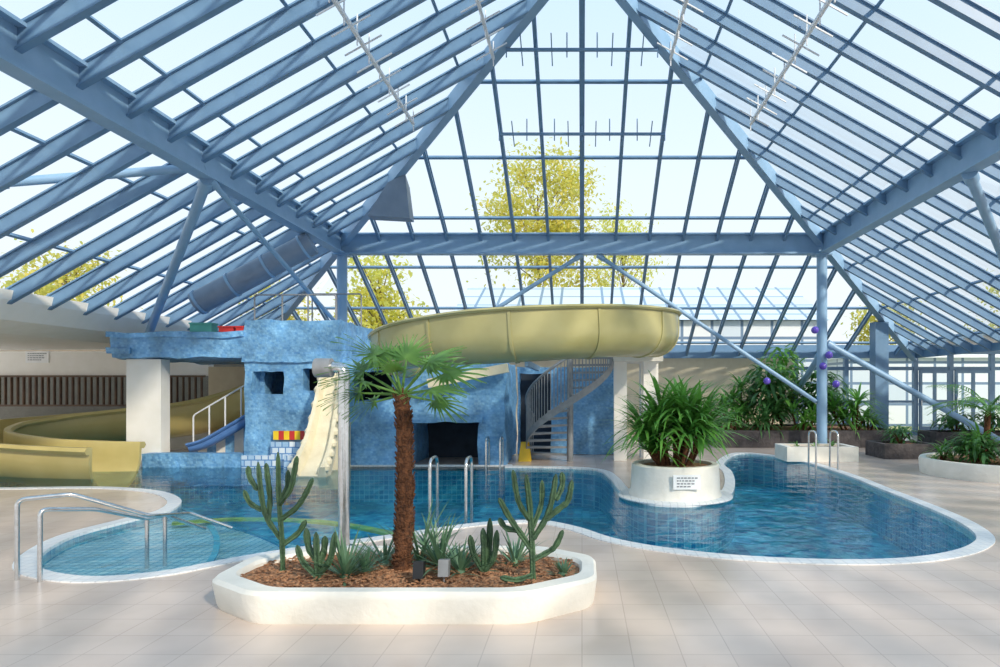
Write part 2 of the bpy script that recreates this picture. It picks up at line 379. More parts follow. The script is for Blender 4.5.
outer=offset(pool,.17)
rect=[V(-16,-3,0),V(16,-3,0),V(16,22,0),V(-16,22,0)]
single('floor',MB().poly([rect,pool],0),'floor',(0,0,0),'pale beige large-format tiled pool deck','floor',kind='structure')
WZ=-.025; BZ=-.75
og=(0,10,BZ)
o=empty('swimming_pool',og); tag(o,'free-form teal tiled indoor swimming pool with white coping','swimming pool')
part(o,'basin_wall',MB().wallring(pool,BZ,-.02),'poolwall',og)
part(o,'basin_floor',MB().poly([pool],BZ),'pooltile',og)
cp=MB().poly([outer,pool],.01).wallring(outer,0,.01).wallring(pool[::-1],-.10,.01)
part(o,'coping',cp,'coping',og)
for k,z in enumerate((-.40,-.26,-.12)):
    base=cr([P(u,v) for u,v in ol[4:14]],5)
    cut=(0,4,9)[k]
    b2=base[:len(base)-cut]
    e=b2[-1]; s0=b2[0]
    sc_k=(1.0,.62,.3)[k]
    mid=(e+s0)*.5; out=V(.92,-.15,0)
    arc=cr([e,e.lerp(s0,.2)+out*1.3*sc_k,mid+out*1.75*sc_k,e.lerp(s0,.8)+out*1.2*sc_k,s0],6)
    loop=ccw(b2+arc[1:-1])
    part(o,'entry_step',MB().poly([loop],z).wallring(loop,BZ,z),'shallow',og)
    part(o,'step_nosing',MB().sweep([Vector((p.x,p.y,z+.005)) for p in arc],[(-.03,-.01),(.03,-.01),(.03,.01),(-.03,.01)]),'poolwall',og)
arc=cr([P(172,518),P(230,514),P(300,515),P(350,520),P(392,528)],8)
part(o,'step_edge_band',MB().sweep([p+Vector((0,0,-.07)) for p in arc],[(-.06,-.015),(.06,-.015),(.06,.015),(-.06,.015)]),mat('yellow_green_edge_tile',(232,214,90),(150,200,100),rough=.5,scale=2),og)
single('pool_water',MB().poly([pool],WZ),'water',(0,10,WZ),'clear rippled blue-green pool water','water',kind='stuff')
# ---------------------------------------------------------------- walls / shell
def struct(name,mb,m,lab): return single(name,mb,m,(0,0,0),lab,'building',kind='structure')
struct('wall_back',MB().box(-16,7.2,22,22.2,0,2.75),'cream','cream rendered rear wall below the glass roof')
struct('trim_1',MB().box(-10,16,21.9,22.1,2.75,3.05),'steeld','blue steel eave girder above rear wall')
gw=MB(); 
for x in (7.25,8.1,8.95,10.0,11.3,12.5,13.9,15.9): gw.box(x-.07,x+.07,21.98,22.14,0,2.75)
gw.box(7.2,16,22.01,22.1,2.2,2.32).box(7.2,16,22.01,22.1,0,.14).box(7.2,11.2,22.01,22.1,1.1,1.18)
wr=single('window_5',MB().box(7.2,16,22.05,22.06,.1,2.75),'glass',(13,22,0),'glazed terrace wall with blue frames','window',kind='structure')
part(wr,'frame',gw,'steeld',(13,22,0))
for i,x in enumerate((11.38,12.58)):
    w_=1.04 if i==0 else 1.24
    fr2=MB().gridwall(x,x+w_,0.0,2.2,21.9,21.97,[(x+.09,x+w_/2-.05,.3,1.1),(x+w_/2+.05,x+w_-.09,.3,1.1),(x+.09,x+w_/2-.05,1.2,2.1),(x+w_/2+.05,x+w_-.09,1.2,2.1)])
    d=single('door_%d'%(i+1),fr2,'steeld',(x,21.95,0),'blue framed glass terrace door','door',kind='structure')
    part(d,'handle',MB().tube([(x+.05,21.87,1.0),(x+.05,21.87,1.3)],.015,8),'chrome',(x,21.95,0))
struct('ceiling',MB().box(11.1,16,-1,22,3.05,3.2),'whitewall','white flat ceiling of side wing')
bk=MB(); prof=[(-10.02,3.32),(-10.06,3.15),(-10.3,2.82),(-10.8,2.62),(-20,2.55),(-20,3.32)]
y0,y1=-1,17.0; n=len(prof)
bk.add([(x,y0,z) for x,z in prof]+[(x,y1,z) for x,z in prof],[(i,(i+1)%n,n+(i+1)%n,n+i) for i in range(n)]+[tuple(range(n)),tuple(range(2*n-1,n-1,-1))])
struct('trim_2',bk,'whitewall','white bulkhead and soffit of low side wing')
struct('wall_left',MB().box(-20,-9.75,17.0,17.2,1.92,2.56).box(-20,-9.75,17,17.2,0,.75),'whitewall','white wall of low side wing behind slide')
single('window_6',MB().box(-20,-9.75,17.15,17.17,.75,1.92),'glass',(-13,17.1,.75),'interior glazing behind timber slats','window',kind='structure')
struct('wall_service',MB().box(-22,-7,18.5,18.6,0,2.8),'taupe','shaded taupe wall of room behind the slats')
sl=MB()
x=-16.5
while x<-9.9: sl.box(x,x+.03,16.93,17.0,1.15,1.92); x+=.16
sl.box(-16.5,-9.8,16.9,16.93,1.12,1.17).box(-16.5,-9.8,16.9,16.93,1.88,1.93)
single('slatted_screen',sl,'brown',(-13,16.9,1.1),'brown vertical timber slat screen on the wing wall','screen')
sg=Q(37,357,16.97)
o=empty('wall_sign',sg); tag(o,'small white rectangular notice on white wall','sign')
part(o,'panel',MB().box(sg.x-.3,sg.x+.3,16.97,17.0,sg.z-.15,sg.z+.15),'signw',sg)
for k in range(4):
    xx=-.24
    while xx<.22-.03*k:
        l=random.uniform(.03,.07); part(o,'lettering',MB().box(sg.x+xx,sg.x+xx+l,16.965,16.97,sg.z+.08-.055*k,sg.z+.10-.055*k),'ink',sg); xx+=l+.02
# ---------------------------------------------------------------- tower
TY=13.4
og=(-6,TY,0)
o=empty('tiled_tower',og); tag(o,'blue mosaic tiled slide tower with openings rising from pool','tower')
part(o,'upper_deck',MB().box(-9.73,-6.95,TY,17,2.22,2.50).box(-9.73,-6.95,TY,TY+.25,2.50,2.73).box(-9.73,-9.5,TY+.25,17,2.5,2.73).rocky(.05),'bluetile',og,True)
part(o,'coping_band',MB().box(-9.78,-6.95,TY-.05,TY+.02,2.64,2.76).box(-9.78,-9.3,TY-.06,TY,2.3,2.42).box(-6.98,-5.0,TY-.06,TY+.02,2.13,2.29).rocky(.04),'bluetile',og,True)
tw=MB().gridwall(-6.95,-5.03,0.0,3.0,TY,TY+.3,[(-6.80,-6.15,1.46,1.95),(-5.75,-5.45,1.55,2.0)])
tw.box(-6.95,-6.7,TY+.3,16.6,0,3.0).box(-5.28,-5.03,TY+.3,16.5,0,3.0).box(-6.7,-5.28,TY+.3,16.5,2.7,2.85)
part(o,'block',tw.rocky(.05),'bluetile',og,True)
rb=MB().gridwall(-5.03,-1.59,-.4,2.14,TY+.05,TY+.35,[(-3.55,-2.15,-.4,.90),(-4.72,-3.95,1.35,1.95)])
rb.box(-5.03,-1.59,TY+.35,15.6,2.0,2.14).box(-1.85,-1.59,TY+.35,15.6,0,2.0).box(-3.65,-2.05,TY-.08,TY+.05,.90,1.06)
part(o,'lower_block',rb.rocky(.05),'bluetile',og,True)
for xa,xb in ((-3.75,-3.55),(-2.15,-1.95)): part(o,'tunnel_side',MB().box(xa,xb,TY+.35,15.0,-.4,1.0).rocky(.03),'bluetile',og,True)
part(o,'interior',MB().box(-5.25,-1.9,15.0,15.2,-.4,1.98).box(-6.68,-5.3,14.6,14.7,0,2.68),'dark',og)  # dark sheets behind window and tunnel openings, shade put into their colour
part(o,'annex_wall',MB().gridwall(-1.55,1.0,0,2.1,15.6,15.9,[(-1.5,-.75,0.02,1.95)]).rocky(.03),'bluetile',og,True)
part(o,'doorway_shade_panel',MB().box(-1.6,-.5,16.3,16.4,0,2.1),'dark',og)  # dark panel behind the doorway, painted as its shade
part(o,'column',MB().box(-9.5,-8.78,TY+.15,TY+.45,0,2.20),'whitewall',og)
part(o,'niche_wall',MB().box(-9.6,-6.95,16.7,16.85,0,2.15),'cream',og,label='cream wall at the back of the niche')
part(o,'lower_wall',MB().box(-9.0,-6.95,TY-.1,TY+.2,-.4,.26).rocky(.02),'bluetile',og,True)
part(o,'plinth',MB().box(-6.35,-5.45,TY-.14,TY-.04,-.4,.50).box(-6.0,-5.32,TY-.32,TY-.14,-.4,.24).box(-6.95,-6.35,TY-.14,TY-.04,-.4,.22),'checker',og,label='white block tiles with blue joints')
for i in range(6):
    part(o,'yellow_tile' if i%2==0 else 'red_tile',MB().box(-6.32+i*.11,-6.21+i*.11,TY-.10,TY-.03,.54,.72),'yellow' if i%2==0 else 'red',og)
part(o,'battlement',MB().box(-5.62,-5.45,TY-.14,TY-.04,.5,.64),'checker',og)
for i,(x0,x1,m,nm,lab) in enumerate(((-8.1,-7.65,'teal','storage_crate','teal plastic crate on tower deck'),(-7.5,-7.2,'red','swim_float','red swim floats stacked on tower deck'),(-7.15,-6.98,'red','swim_float','red swim floats stacked on tower deck'))):
    z=2.76; h=.16 if m=='teal' else .09
    single(nm,MB().box(x0,x1,TY+.02,TY+.24,z,z+h).box(x0-.015,x1+.015,TY+.005,TY+.255,z+h,z+h+.03),m,((x0+x1)/2,TY+.1,z),lab,'pool toy')
def simplerail(org,lab,top,posts,m='galv',r=.018,mids=()):
    o=empty('guard_rail',org); tag(o,lab,'railing')
    part(o,'top_rail',MB().tube(bend(top),r,8),m,org,True)
    for k in mids: part(o,'middle_rail',MB().tube([Vector(p)-Vector((0,0,k)) for p in top],r*.7,8),m,org,True)
    for p,h in posts: part(o,'post',MB().tube([p,Vector(p)+Vector((0,0,h))],r,8),m,org,True)
simplerail((-6,13.6,3),'slim steel guard rail on top of blue tower',[(-6.85,13.6,3.0),(-6.85,13.6,3.55),(-5.15,13.6,3.55),(-5.15,13.6,3.0)],[((-6.27,13.6,3.0),.55),((-5.73,13.6,3.0),.55)])
simplerail((-6,15.9,2.85),'slim steel guard rail at rear of tower roof',[(-6.6,15.9,2.85),(-6.6,15.9,3.9),(-5.4,15.9,3.9),(-5.4,15.9,2.85)],[((-6.0,15.9,2.85),1.05)])
og=(-8,15,0)
o=empty('tiled_steps',og); tag(o,'cream steps climbing inside tower niche','stairs')
for i in range(8):
    part(o,'step',MB().box(-8.62+i*.2,-8.62+(i+1)*.2,14.25,15.1,0,.22+i*.12),'white' if i%2 else 'bluetile',og)
simplerail((-7.8,14.3,.5),'slim steel handrail climbing beside the niche steps',[(-8.55,14.3,.22),(-8.55,14.3,1.0),(-7.1,14.3,1.85),(-7.1,14.3,1.1)],[((-8.2,14.3,.45),.75),((-7.85,14.3,.7),.72),((-7.5,14.3,.9),.7)],m='whitep')
def trough(path,w,hgt,th=.04,n=8,sc=None,lip=.07,lh=.02):
    prof=[]
    for k in range(n+1):
        a=math.pi+math.pi*k/n; prof.append((w*math.cos(a),w*math.sin(a)))
    wi=w-th; innerp=[(wi,hgt)]+[(wi*math.cos(-math.pi*k/n),wi*math.sin(-math.pi*k/n)) for k in range(n+1)]+[(-wi,hgt)]
    return MB().sweep(path,[(-wi-.01,hgt+lh*1.6),(-w-lip*.6,hgt+lh*1.6),(-w-lip,hgt),(-w-lip*.6,hgt-lh*1.5),(-w,hgt-lh*1.5)]+prof+[(w,hgt-lh*1.5),(w+lip*.6,hgt-lh*1.5),(w+lip,hgt),(w+lip*.6,hgt+lh*1.6),(wi+.01,hgt+lh*1.6)]+innerp,sc=sc)
pth=cr([(-7.0,14.0,1.05),(-7.5,13.95,.74),(-8.0,13.9,.45),(-8.35,13.85,.34)],6)
single('toddler_slide',trough(pth,.12,.06),'bluepl',(-8,13.9,.2),'small blue fibreglass chute beside the niche steps','slide',smooth=True)
yp=cr([(-7.05,15.8,1.75),(-8.2,15.8,1.32),(-9.4,15.7,1.02),(-10.8,15.5,.86),(-12.0,15.0,.72),(-12.6,14.0,.60),(-12.2,12.95,.48),(-11.0,12.4,.38),(-9.8,12.2,.30),(-8.7,12.15,.24)],8)
o=empty('yellow_slide',(-10,14,0)); tag(o,'wide yellow-olive water slide trough ending in the pool','water slide')
part(o,'trough',trough(yp,.55,.2,.05,14,lip=.10,lh=.035,sc=[1+.18*max(0,(i-60)/(len(yp)-61)) for i in range(len(yp))]),'slidey',(-10,14,0),True)
og=(-4.95,12.3,0)
pa=cr([(-5.08,13.3,1.95),(-5.06,13.05,1.6),(-5.02,12.75,1.05),(-5.0,12.45,.55),(-4.98,12.1,.2),(-4.97,11.8,.0)],6)
o=empty('cream_slide',og); tag(o,'cream stone-look children slide curving from tower opening','slide')
part(o,'chute',MB().sweep(pa,[(-.27,-.2),(.27,-.2),(.30,.18),(.22,.18),(.15,0),(-.15,0),(-.22,.18),(-.30,.18)],sc=[.62+.5*i/(len(pa)-1) for i in range(len(pa))]),'slidec',og)
for i,p in list(enumerate(pa))[2::3]:
    k=.62+.5*i/(len(pa)-1)
    for s_ in (-.27*k,.27*k): part(o,'edge_stone',MB().lathe((p.x+s_,p.y,p.z+.10),[(.02,-.06),(.08,-.02),(.09,.05),(.05,.11),(.01,.13)],10),'slidec',og,True)
part(o,'support',MB().box(-5.22,-4.76,12.85,13.38,-.4,.9).box(-5.2,-4.82,13.0,13.38,.9,1.35),'slidec',og)
# ---------------------------------------------------------------- big slide
og=(-1,12,2)
sp=cr([(0.3,15.2,2.82),(.95,14.8,2.78),(1.36,13.8,2.73),(1.38,12.5,2.68),(1.0,11.45,2.62),(.2,10.8,2.57),(-.8,10.5,2.5),(-1.9,10.7,2.44),(-2.85,11.2,2.37),(-3.5,12.0,2.28),(-3.62,12.8,2.18),(-3.55,13.35,2.12)],8)
sc_l=[1-.36*max(0,(i-54)/(len(sp)-55)) for i in range(len(sp))]
o=empty('water_slide',og); tag(o,'large olive-cream curved open water slide above pool','water slide')
part(o,'trough',trough(sp,.47,.34,.04,18,sc=sc_l),'slide',og,True)
for i in range(5,len(sp)-2,9):
    a=sp[i]; t=(sp[i+1]-sp[i-1]).normalized()*.022; kk=sc_l[i]
    n=16;w=.49*kk; pr=[(w*math.cos(math.pi+math.pi*k/n),w*math.sin(math.pi+math.pi*k/n)) for k in range(n+1)]
    pr=[(-w,.30*kk)]+pr+[(w,.30*kk)]; w2=.46*kk; pr+= [(w2,.30*kk)]+[(w2*math.cos(-math.pi*k/n),w2*math.sin(-math.pi*k/n)) for k in range(n+1)]+[(-w2,.30*kk)]
    part(o,'flange',MB().sweep([a-t,a+t],pr),'slide',og,True)
part(o,'bracket',MB().beam((-.9,10.55,2.0),(-.9,13.5,2.0),.06,.1),'steel',og)
part(o,'return_chute',MB().sweep([(-1.5,13.2,2.0),(-3.1,13.15,1.68)],[(-.12,-.08),(.12,-.08),(.12,.1),(-.12,.1)]),'slidec',og)
og=(.9,15,0)
o=empty('slide_platform',og); tag(o,'raised start platform on white pillars at stair top','platform')
part(o,'deck',MB().box(.62,1.75,14.0,15.5,2.18,2.3),'white',og)
for x in (.85,1.5): part(o,'pillar',MB().box(x-.14,x+.14,14.35,14.65,0,2.18),'whitewall',og)
part(o,'cladding',MB().box(1.35,1.75,14.9,15.3,0,2.18),'whitewall',og)
# ---------------------------------------------------------------- spiral stair
cx,cy=-.26,14.2; R=.95; nst=14; a0=math.radians(150); sw=math.radians(215); Ht=2.28
og=(cx,cy,0)
o=empty('spiral_staircase',og); tag(o,'grey metal spiral staircase up to slide platform','staircase')
part(o,'center_pole',MB().tube([(cx,cy,0),(cx,cy,Ht+.9)],.07,12),'galv',og,True)
def sa(t): return a0+sw*t
for i in range(nst):
    z=Ht*(i+1)/nst; b=sa(i/nst); e=sa((i+1.05)/nst); vs=[]
    for zz in (z-.045,z):
        vs+= [(cx+.05*math.cos(b),cy+.05*math.sin(b),zz),(cx+R*math.cos(b),cy+R*math.sin(b),zz),(cx+R*math.cos((b+e)/2),cy+R*math.sin((b+e)/2),zz),(cx+R*math.cos(e),cy+R*math.sin(e),zz)]
    part(o,'tread',MB().add(vs,[(3,2,1,0),(4,5,6,7),(0,1,5,4),(1,2,6,5),(2,3,7,6),(3,0,4,7)]),'galv',og)
nb=48
for i in range(nb):
    t=(i+.5)/nb; a=sa(t); z=Ht*t; x=cx+R*math.cos(a); y=cy+R*math.sin(a)
    part(o,'baluster',MB().tube([(x,y,z),(x,y,z+.95)],.011,6),'galv',og)
hr=[(cx+R*math.cos(sa(i/48)),cy+R*math.sin(sa(i/48)),Ht*i/48) for i in range(49)]
part(o,'handrail',MB().tube([Vector(p)+Vector((0,0,.97)) for p in hr],.032,8),'galv',og,True)
part(o,'stringer',MB().sweep(hr,[(-.012,-.04),(.012,-.04),(.012,.10),(-.012,.10)]),'galv',og)
# ---------------------------------------------------------------- round planter + dracaena
pc=(1.38,9.65)
og=(pc[0],pc[1],0)
o=empty('round_planter',og); tag(o,'round white rendered planter on pool peninsula','planter')
part(o,'body',MB().lathe(og,[(.68,.03),(.66,.10),(.64,.47),(.62,.49),(.54,.49),(.53,.43),(.02,.43)],48),'white',og,True)
part(o,'base_ledge',MB().lathe(og,[(.84,.005),(.84,.02),(.82,.03),(.02,.03)],48),'coping',og,True)
part(o,'soil',MB().lathe(og,[(.525,.43),(.52,.45),(.02,.46)],24),'soil',og)
a=math.radians(-84); sx=pc[0]+.66*math.cos(a); sy=pc[1]+.66*math.sin(a)
so_=(sx,sy-.02,.25)
o=empty('planter_sign',so_); tag(o,'small white notice on round planter','sign')
part(o,'panel',MB().box(sx-.19,sx+.19,sy-.03,sy-.01,.2,.40),'signw',so_)
for k in range(4):
    xx=-.14
    while xx<.12-.02*k:
        l=random.uniform(.02,.05); part(o,'lettering',MB().box(sx+xx,sx+xx+l,sy-.035,sy-.03,.352-.04*k,.366-.04*k),'ink',so_); xx+=l+.014
def strap_plant(name,base,heads,n,L,w,m,lab,cat='plant',stem=.03,eld=(0.1,1.45),droop=1.3):
    base=Vector(base); o=empty(name,base); tag(o,lab,cat)
    st=MB(); lf=MB()
    for (dx,dy,h) in heads:
        top=base+Vector((dx,dy,h)); st.tube([base+Vector((dx*.5,dy*.5,0)),base+Vector((dx*.8,dy*.8,h*.5)),top],stem,8)
        for i in range(n):
            az=random.uniform(0,2*math.pi); el=random.uniform(*eld); l=L*random.uniform(.75,1.1)
            lf.leaf(top+Vector((0,0,random.uniform(-.06,.02))),az,el,l,w*random.uniform(.8,1.2),droop*random.uniform(.7,1.3))
    part(o,'stem',st,'trunk',base,True); part(o,'leaves',lf,m,base); return o
hd=[(random.uniform(-.42,.42),random.uniform(-.38,.38),random.uniform(.2,.65)) for _ in range(11)]+[(0,0,.86),(.2,.1,.8),(-.22,0,.8),(.05,-.2,.82),(.42,0,.5),(-.45,0,.5),(.35,-.1,.62),(-.3,-.1,.65)]
strap_plant('spiky_plant',(pc[0],pc[1],.43),hd,46,.84,.055,'strap','large bushy green plant with long arching strap leaves',eld=(.3,1.5),droop=1.1)
# ---------------------------------------------------------------- cactus planter
C=(-1.30,5.03); og=(C[0],C[1],0)
def octl(hx,hy,cx_=.46,cy_=.34,per=6):
    corners=[(hx,-(hy-cy_)),(hx,hy-cy_),(hx-cx_,hy),(-(hx-cx_),hy),(-hx,hy-cy_),(-hx,-(hy-cy_)),(-(hx-cx_),-hy),(hx-cx_,-hy)]
    cs=[Vector((C[0]+a,C[1]+b,0)) for a,b in corners]; out=[]
    m=len(cs)
    for i in range(m):
        a=cs[i-1];b=cs[i];c=cs[(i+1)%m]; r=.12
        s=b+(a-b).normalized()*r; e=b+(c-b).normalized()*r
        for j in range(per):
            t=j/(per-1); q=s*(1-t)**2+b*2*t*(1-t)+e*t*t; out.append((q.x,q.y))
    return out
pm=MB(); lv=[(1.38,.63,0),(1.39,.64,.03),(1.41,.66,.17),(1.41,.66,.20),(1.39,.64,.225),(1.30,.55,.225),(1.28,.53,.20),(1.28,.53,.16)]
vs=[]
for hx,hy,z in lv:
    l=octl(hx,hy); n=len(l); vs+=[(x,y,z) for x,y in l]
fs=[(i*n+k,i*n+(k+1)%n,(i+1)*n+(k+1)%n,(i+1)*n+k) for i in range(len(lv)-1) for k in range(n)]
pm.add(vs,fs+[tuple(range(n-1,-1,-1))])
o=empty('cactus_planter',og); tag(o,'low white faceted planter filled with bark mulch','planter')
part(o,'body',pm,'white',og,True)
sm=MB(); vs=[];fs=[]; K=14; bl=octl(1.285,.535)
for j in range(K+1):
    t=1-j/K*.97
    for x,y in bl:
        x=C[0]+(x-C[0])*t; y=C[1]+(y-C[1])*t
        vs.append((x,y,.175+.03*(1-t)+ (0.02*mn.noise(Vector((x*9,y*9,0))) if j>0 else 0)))
for j in range(K):
    for k in range(n): fs.append((j*n+k,j*n+(k+1)%n,(j+1)*n+(k+1)%n,(j+1)*n+k))
fs.append(tuple(K*n+k for k in range(n)))
part(o,'mulch',sm.add(vs,fs),'soil',og,True)
ch=MB()
for i in range(1300):
    x=C[0]+random.uniform(-1.22,1.22); y=C[1]+random.uniform(-.48,.48)
    if abs(x-C[0])/1.25+abs(y-C[1])/.5>1.5: continue
    a=random.uniform(0,6.28); l=random.uniform(.01,.028); z=.195+random.uniform(0,.02)
    ch.beam((x-l*math.cos(a),y-l*math.sin(a),z),(x+l*math.cos(a),y+l*math.sin(a),z+random.uniform(-.01,.012)),.014,.006)
b=part(o,'bark_chips',ch,'soil',og); b['kind']='stuff'
GZ=.19
def fan(mb,c,d,up,L,nf=22,spread=1.9):
    d=d.normalized(); s=d.cross(up).normalized(); nn=s.cross(d).normalized()
    for i in range(nf):
        a=-spread+2*spread*i/(nf-1); dr=(d*math.cos(a)+s*math.sin(a)); l=L*(0.8+.2*math.cos(a))*random.uniform(.9,1.08)
        sd=(-d*math.sin(a)+s*math.cos(a)); vs=[];fs=[]
        for j in range(6):
            t=j/5; w=[.008,.017,.018,.009,.004,.0008][j]*L/.4
            p=c+dr*l*t - Vector((0,0,1))*(.12*l*t**3)+nn*((.07 if i%2 else -.03))*t*l
            vs+=[p-sd*w+nn*.006,p+sd*w]
        for j in range(5): fs.append((2*j,2*j+1,2*j+3,2*j+2))
        mb.add(vs,fs)
pb=Vector((-1.385,5.0,GZ-.02))
o=empty('fan_palm',pb); tag(o,'small fan palm with hairy brown trunk in cactus planter','palm tree')
def lean(t): return .035*math.sin(t*2.6)-.02*t
path=[pb+Vector((lean(i/14),0,1.38*i/14)) for i in range(15)]
part(o,'trunk',MB().tube(path,[.062-.014*i/14+.009*((i%2)) for i in range(15)],14),'trunk',pb,True)
fib=MB()
for i in range(460):
    t=random.uniform(.02,1.0); z=1.38*t; a=random.uniform(0,6.283); r=.055-.012*t
    p=pb+Vector((lean(t)+r*math.cos(a),r*math.sin(a),z)); q=p+Vector((.028*math.cos(a),.028*math.sin(a),random.uniform(.03,.07))); fib.beam(p,q,.012,.006)
b=part(o,'trunk_fibres',fib,'trunk',pb); b['kind']='stuff'
top=path[-1]
specs=[(174,30,.36,.42),(200,56,.36,.40),(158,64,.30,.36),(186,2,.32,.38),(6,26,.36,.42),(342,46,.34,.38),(30,48,.30,.36),(262,62,.20,.28),(218,18,.32,.36),(322,6,.34,.38),(182,-16,.22,.30),(8,-12,.26,.32),(60,80,.28,.32)]
for az,el,pl,L in specs:
    az=math.radians(az); el=math.radians(el); d=Vector((math.cos(az)*math.cos(el),math.sin(az)*math.cos(el),math.sin(el)))
    c=top+d*pl; fr=MB(); fr.tube([top,c],[.012,.007],6); 
    up_=Vector((d.x*.3,-.40,.85)).normalized()
    fan(fr,c,Vector((d.x,d.y,d.z*.6-.22)),up_,L*.82)
    part(o,'frond',fr,'palm',pb)
def cactus(base,stems,lab,r=.024):
    base=Vector(base); o=empty('cactus',base); tag(o,lab,'cactus')
    for st in stems:
        pts=cr([base+Vector(p) for p in st],5); m=len(pts)
        rad=[r*(.75 if i==0 else 1.0+.1*math.sin(i*1.9)) for i in range(m)]; rad[-1]=r*.25; rad[-2]=r*.8
        part(o,'stem',MB().tube(pts,rad,12,star=.34),'cactus',base)
def cx_(u,D): return (u-CU)*D/F
def stems_from(base,lst,D):
    b=Vector(base); out=[]
    for l in lst: out.append([tuple(Q(u,v,D+dd)-b) for (u,v,dd) in l])
    return out
b1=Vector((cx_(283,5.0),5.0,GZ-.02))
cactus(b1,stems_from(b1,[[(283,577,0),(282,540,0),(279,500,0),(278,452,0)],[(282,540,0),(268,520,.03),(262,500,.03),(258,462,.05)],[(280,520,0),(296,508,0),(305,495,0),(313,478,0)],[(262,510,.03),(250,503,.03),(244,490,.03)],[(279,505,0),(290,490,-.04),(294,474,-.05),(297,456,-.06)],[(268,520,.03),(270,500,.1),(268,480,.1),(266,463,.12)],[(282,545,0),(298,533,.05),(306,520,.05)],[(279,500,0),(287,488,.06),(288,470,.08)],[(258,490,.05),(250,478,.07),(248,466,.07)]],5.0),'tall branching green column cactus beside the fan palm',.021)
b2=Vector((cx_(318,4.8),4.8,GZ-.02))
cactus(b2,stems_from(b2,[[(318,582,0),(317,560,0),(316,532,0)],[(318,577,0),(303,562,0),(297,545,0)],[(318,574,0),(330,560,0),(335,532,0)],[(317,560,0),(309,548,.05),(306,528,.05)],[(318,570,0),(324,550,.06),(325,536,.06)]],4.8),'small dark clustered cactus in bark mulch',.024)
b3=Vector((cx_(535,4.75),4.75,GZ-.02))
cactus(b3,stems_from(b3,[[(533,584,0),(532,545,0),(530,510,0),(526,474,0)],[(532,550,0),(518,530,0),(508,515,0),(499,498,0)],[(532,540,0),(545,520,0),(552,500,0),(556,474,0)],[(530,520,0),(520,505,-.05),(516,490,-.05),(513,470,-.05)],[(545,520,0),(560,508,0),(568,500,0),(572,480,0)],[(532,560,0),(548,552,.05),(556,545,.05),(563,530,.05)],[(533,575,0),(516,580,-.1),(500,577,-.14)],[(518,530,0),(506,528,.05),(499,518,.05)],[(531,530,0),(541,505,.06),(542,480,.08)],[(556,500,0),(562,486,.05),(562,472,.05)]],4.75),'tall branching green cactus near planter edge',.022)
b4=Vector((cx_(484,4.95),4.95,GZ-.02))
cactus(b4,stems_from(b4,[[(484,574,0),(484,550,0),(483,528,0)],[(484,572,0),(474,555,0),(470,535,0)],[(484,572,0),(494,556,0),(497,530,0)],[(484,572,0),(489,550,.05),(490,518,.05)]],4.95),'small clustered cactus between agaves',.024)
def agave(u,D,L,n,lab,w=.026,dr=.35):
    b=Vector((cx_(u,D),D,GZ-.01)); lf=MB()
    for i in range(n): lf.leaf(b,random.uniform(0,6.283),random.uniform(.25,1.45),L*random.uniform(.7,1.1),w,dr*random.uniform(.3,1.6))
    o=empty('agave',b); tag(o,lab,'plant'); part(o,'leaves',lf,'agave',b); part(o,'core',MB().lathe(b,[(.03,-.02),(.04,.02),(.01,.06)],10),'agave',b)
agave(345,4.85,.40,50,'spiky grey-green agave in bark mulch')
agave(440,5.1,.48,60,'spiky green yucca rosette beside palm trunk')
agave(420,5.25,.58,40,'tall spiky yucca behind palm trunk',.022)
agave(460,4.95,.34,36,'low spiky agave rosette')
agave(515,5.2,.36,30,'low spiky agave behind cactus')
agave(385,5.2,.34,30,'low grassy agave beside trunk')
agave(365,4.95,.26,26,'low spiky agave near palm trunk')
agave(563,4.9,.18,20,'tiny agave rosette at planter edge')
for u,D,m,lab in ((419,4.7,'black','small black garden spotlight in bark mulch'),(444,4.75,'galv','small grey garden spotlight in bark mulch')):
    x=cx_(u,D); b=(x,D,GZ)
    o=empty('garden_spotlight',b); tag(o,lab,'lamp')
    part(o,'stake',MB().tube([(x,D,GZ-.02),(x,D,GZ+.08)],.008,8),m,b)
    part(o,'lamp_head',MB().beam((x,D-.03,GZ+.10),(x,D+.04,GZ+.09),.075,.12),m,b)
# ---------------------------------------------------------------- rails / ladder / shower post
A0=P(17,580); B0=P(40,582)
A1=V(A0.x,A0.y,.67); B1=V(B0.x,B0.y,.6)
def rail(name,paths,posts,lab,r=.018,cat='handrail'):
    b=Vector(paths[0][0]); b.z=0; o=empty(name,b); tag(o,lab,cat)
    for p in paths: part(o,'rail',MB().tube(bend(p,.06),r,10),'chrome',b,True)
    for p,q in posts: part(o,'post',MB().tube([p,q],r,10),'chrome',b,True)
rail('handrail',[[A0,A1,Q(72,494,5.6),Q(150,516,6.0),Q(190,513,6.6),Q(232,528,6.8)],[B0,B1,Q(95,509,5.7),Q(147,519,6.2),Q(165,515,6.3),Q(205,529,6.8)]],
 [(Q(147,555,6.2)-Vector((0,0,.3)),Q(147,519,6.2)),(Q(165,553,6.3)-Vector((0,0,.3)),Q(165,515,6.3))],'double stainless steel handrail leading down pool steps')
def hoop(name,u1,u2,h,lab,dz,D):
    x1=cx_(u1,D); x2=cx_(u2,D); b=Vector((x1,D,0)); o=empty(name,b); tag(o,lab,'pool ladder')
    for x in (x1,x2):
        part(o,'handrail',MB().tube(bend([(x,D,dz),(x,D,h),(x,D+.4,h),(x,D+.42,dz)],.12),.02,10),'chrome',b,True)
    for z in (-.15,-.35): part(o,'rung',MB().box(min(x1,x2),max(x1,x2),D-.02,D+.06,z,z+.02),'chrome',b)
hoop('pool_ladder',430,466,.72,'pair of stainless steel grab rails at pool edge',-.3,8.0)
hoop('pool_ladder',486,500,.6,'small stainless steel grab rails near spiral stair',-.4,13.0)
hoop('pool_ladder',816,838,.75,'stainless steel pool ladder beside blue column',-.4,12.6)
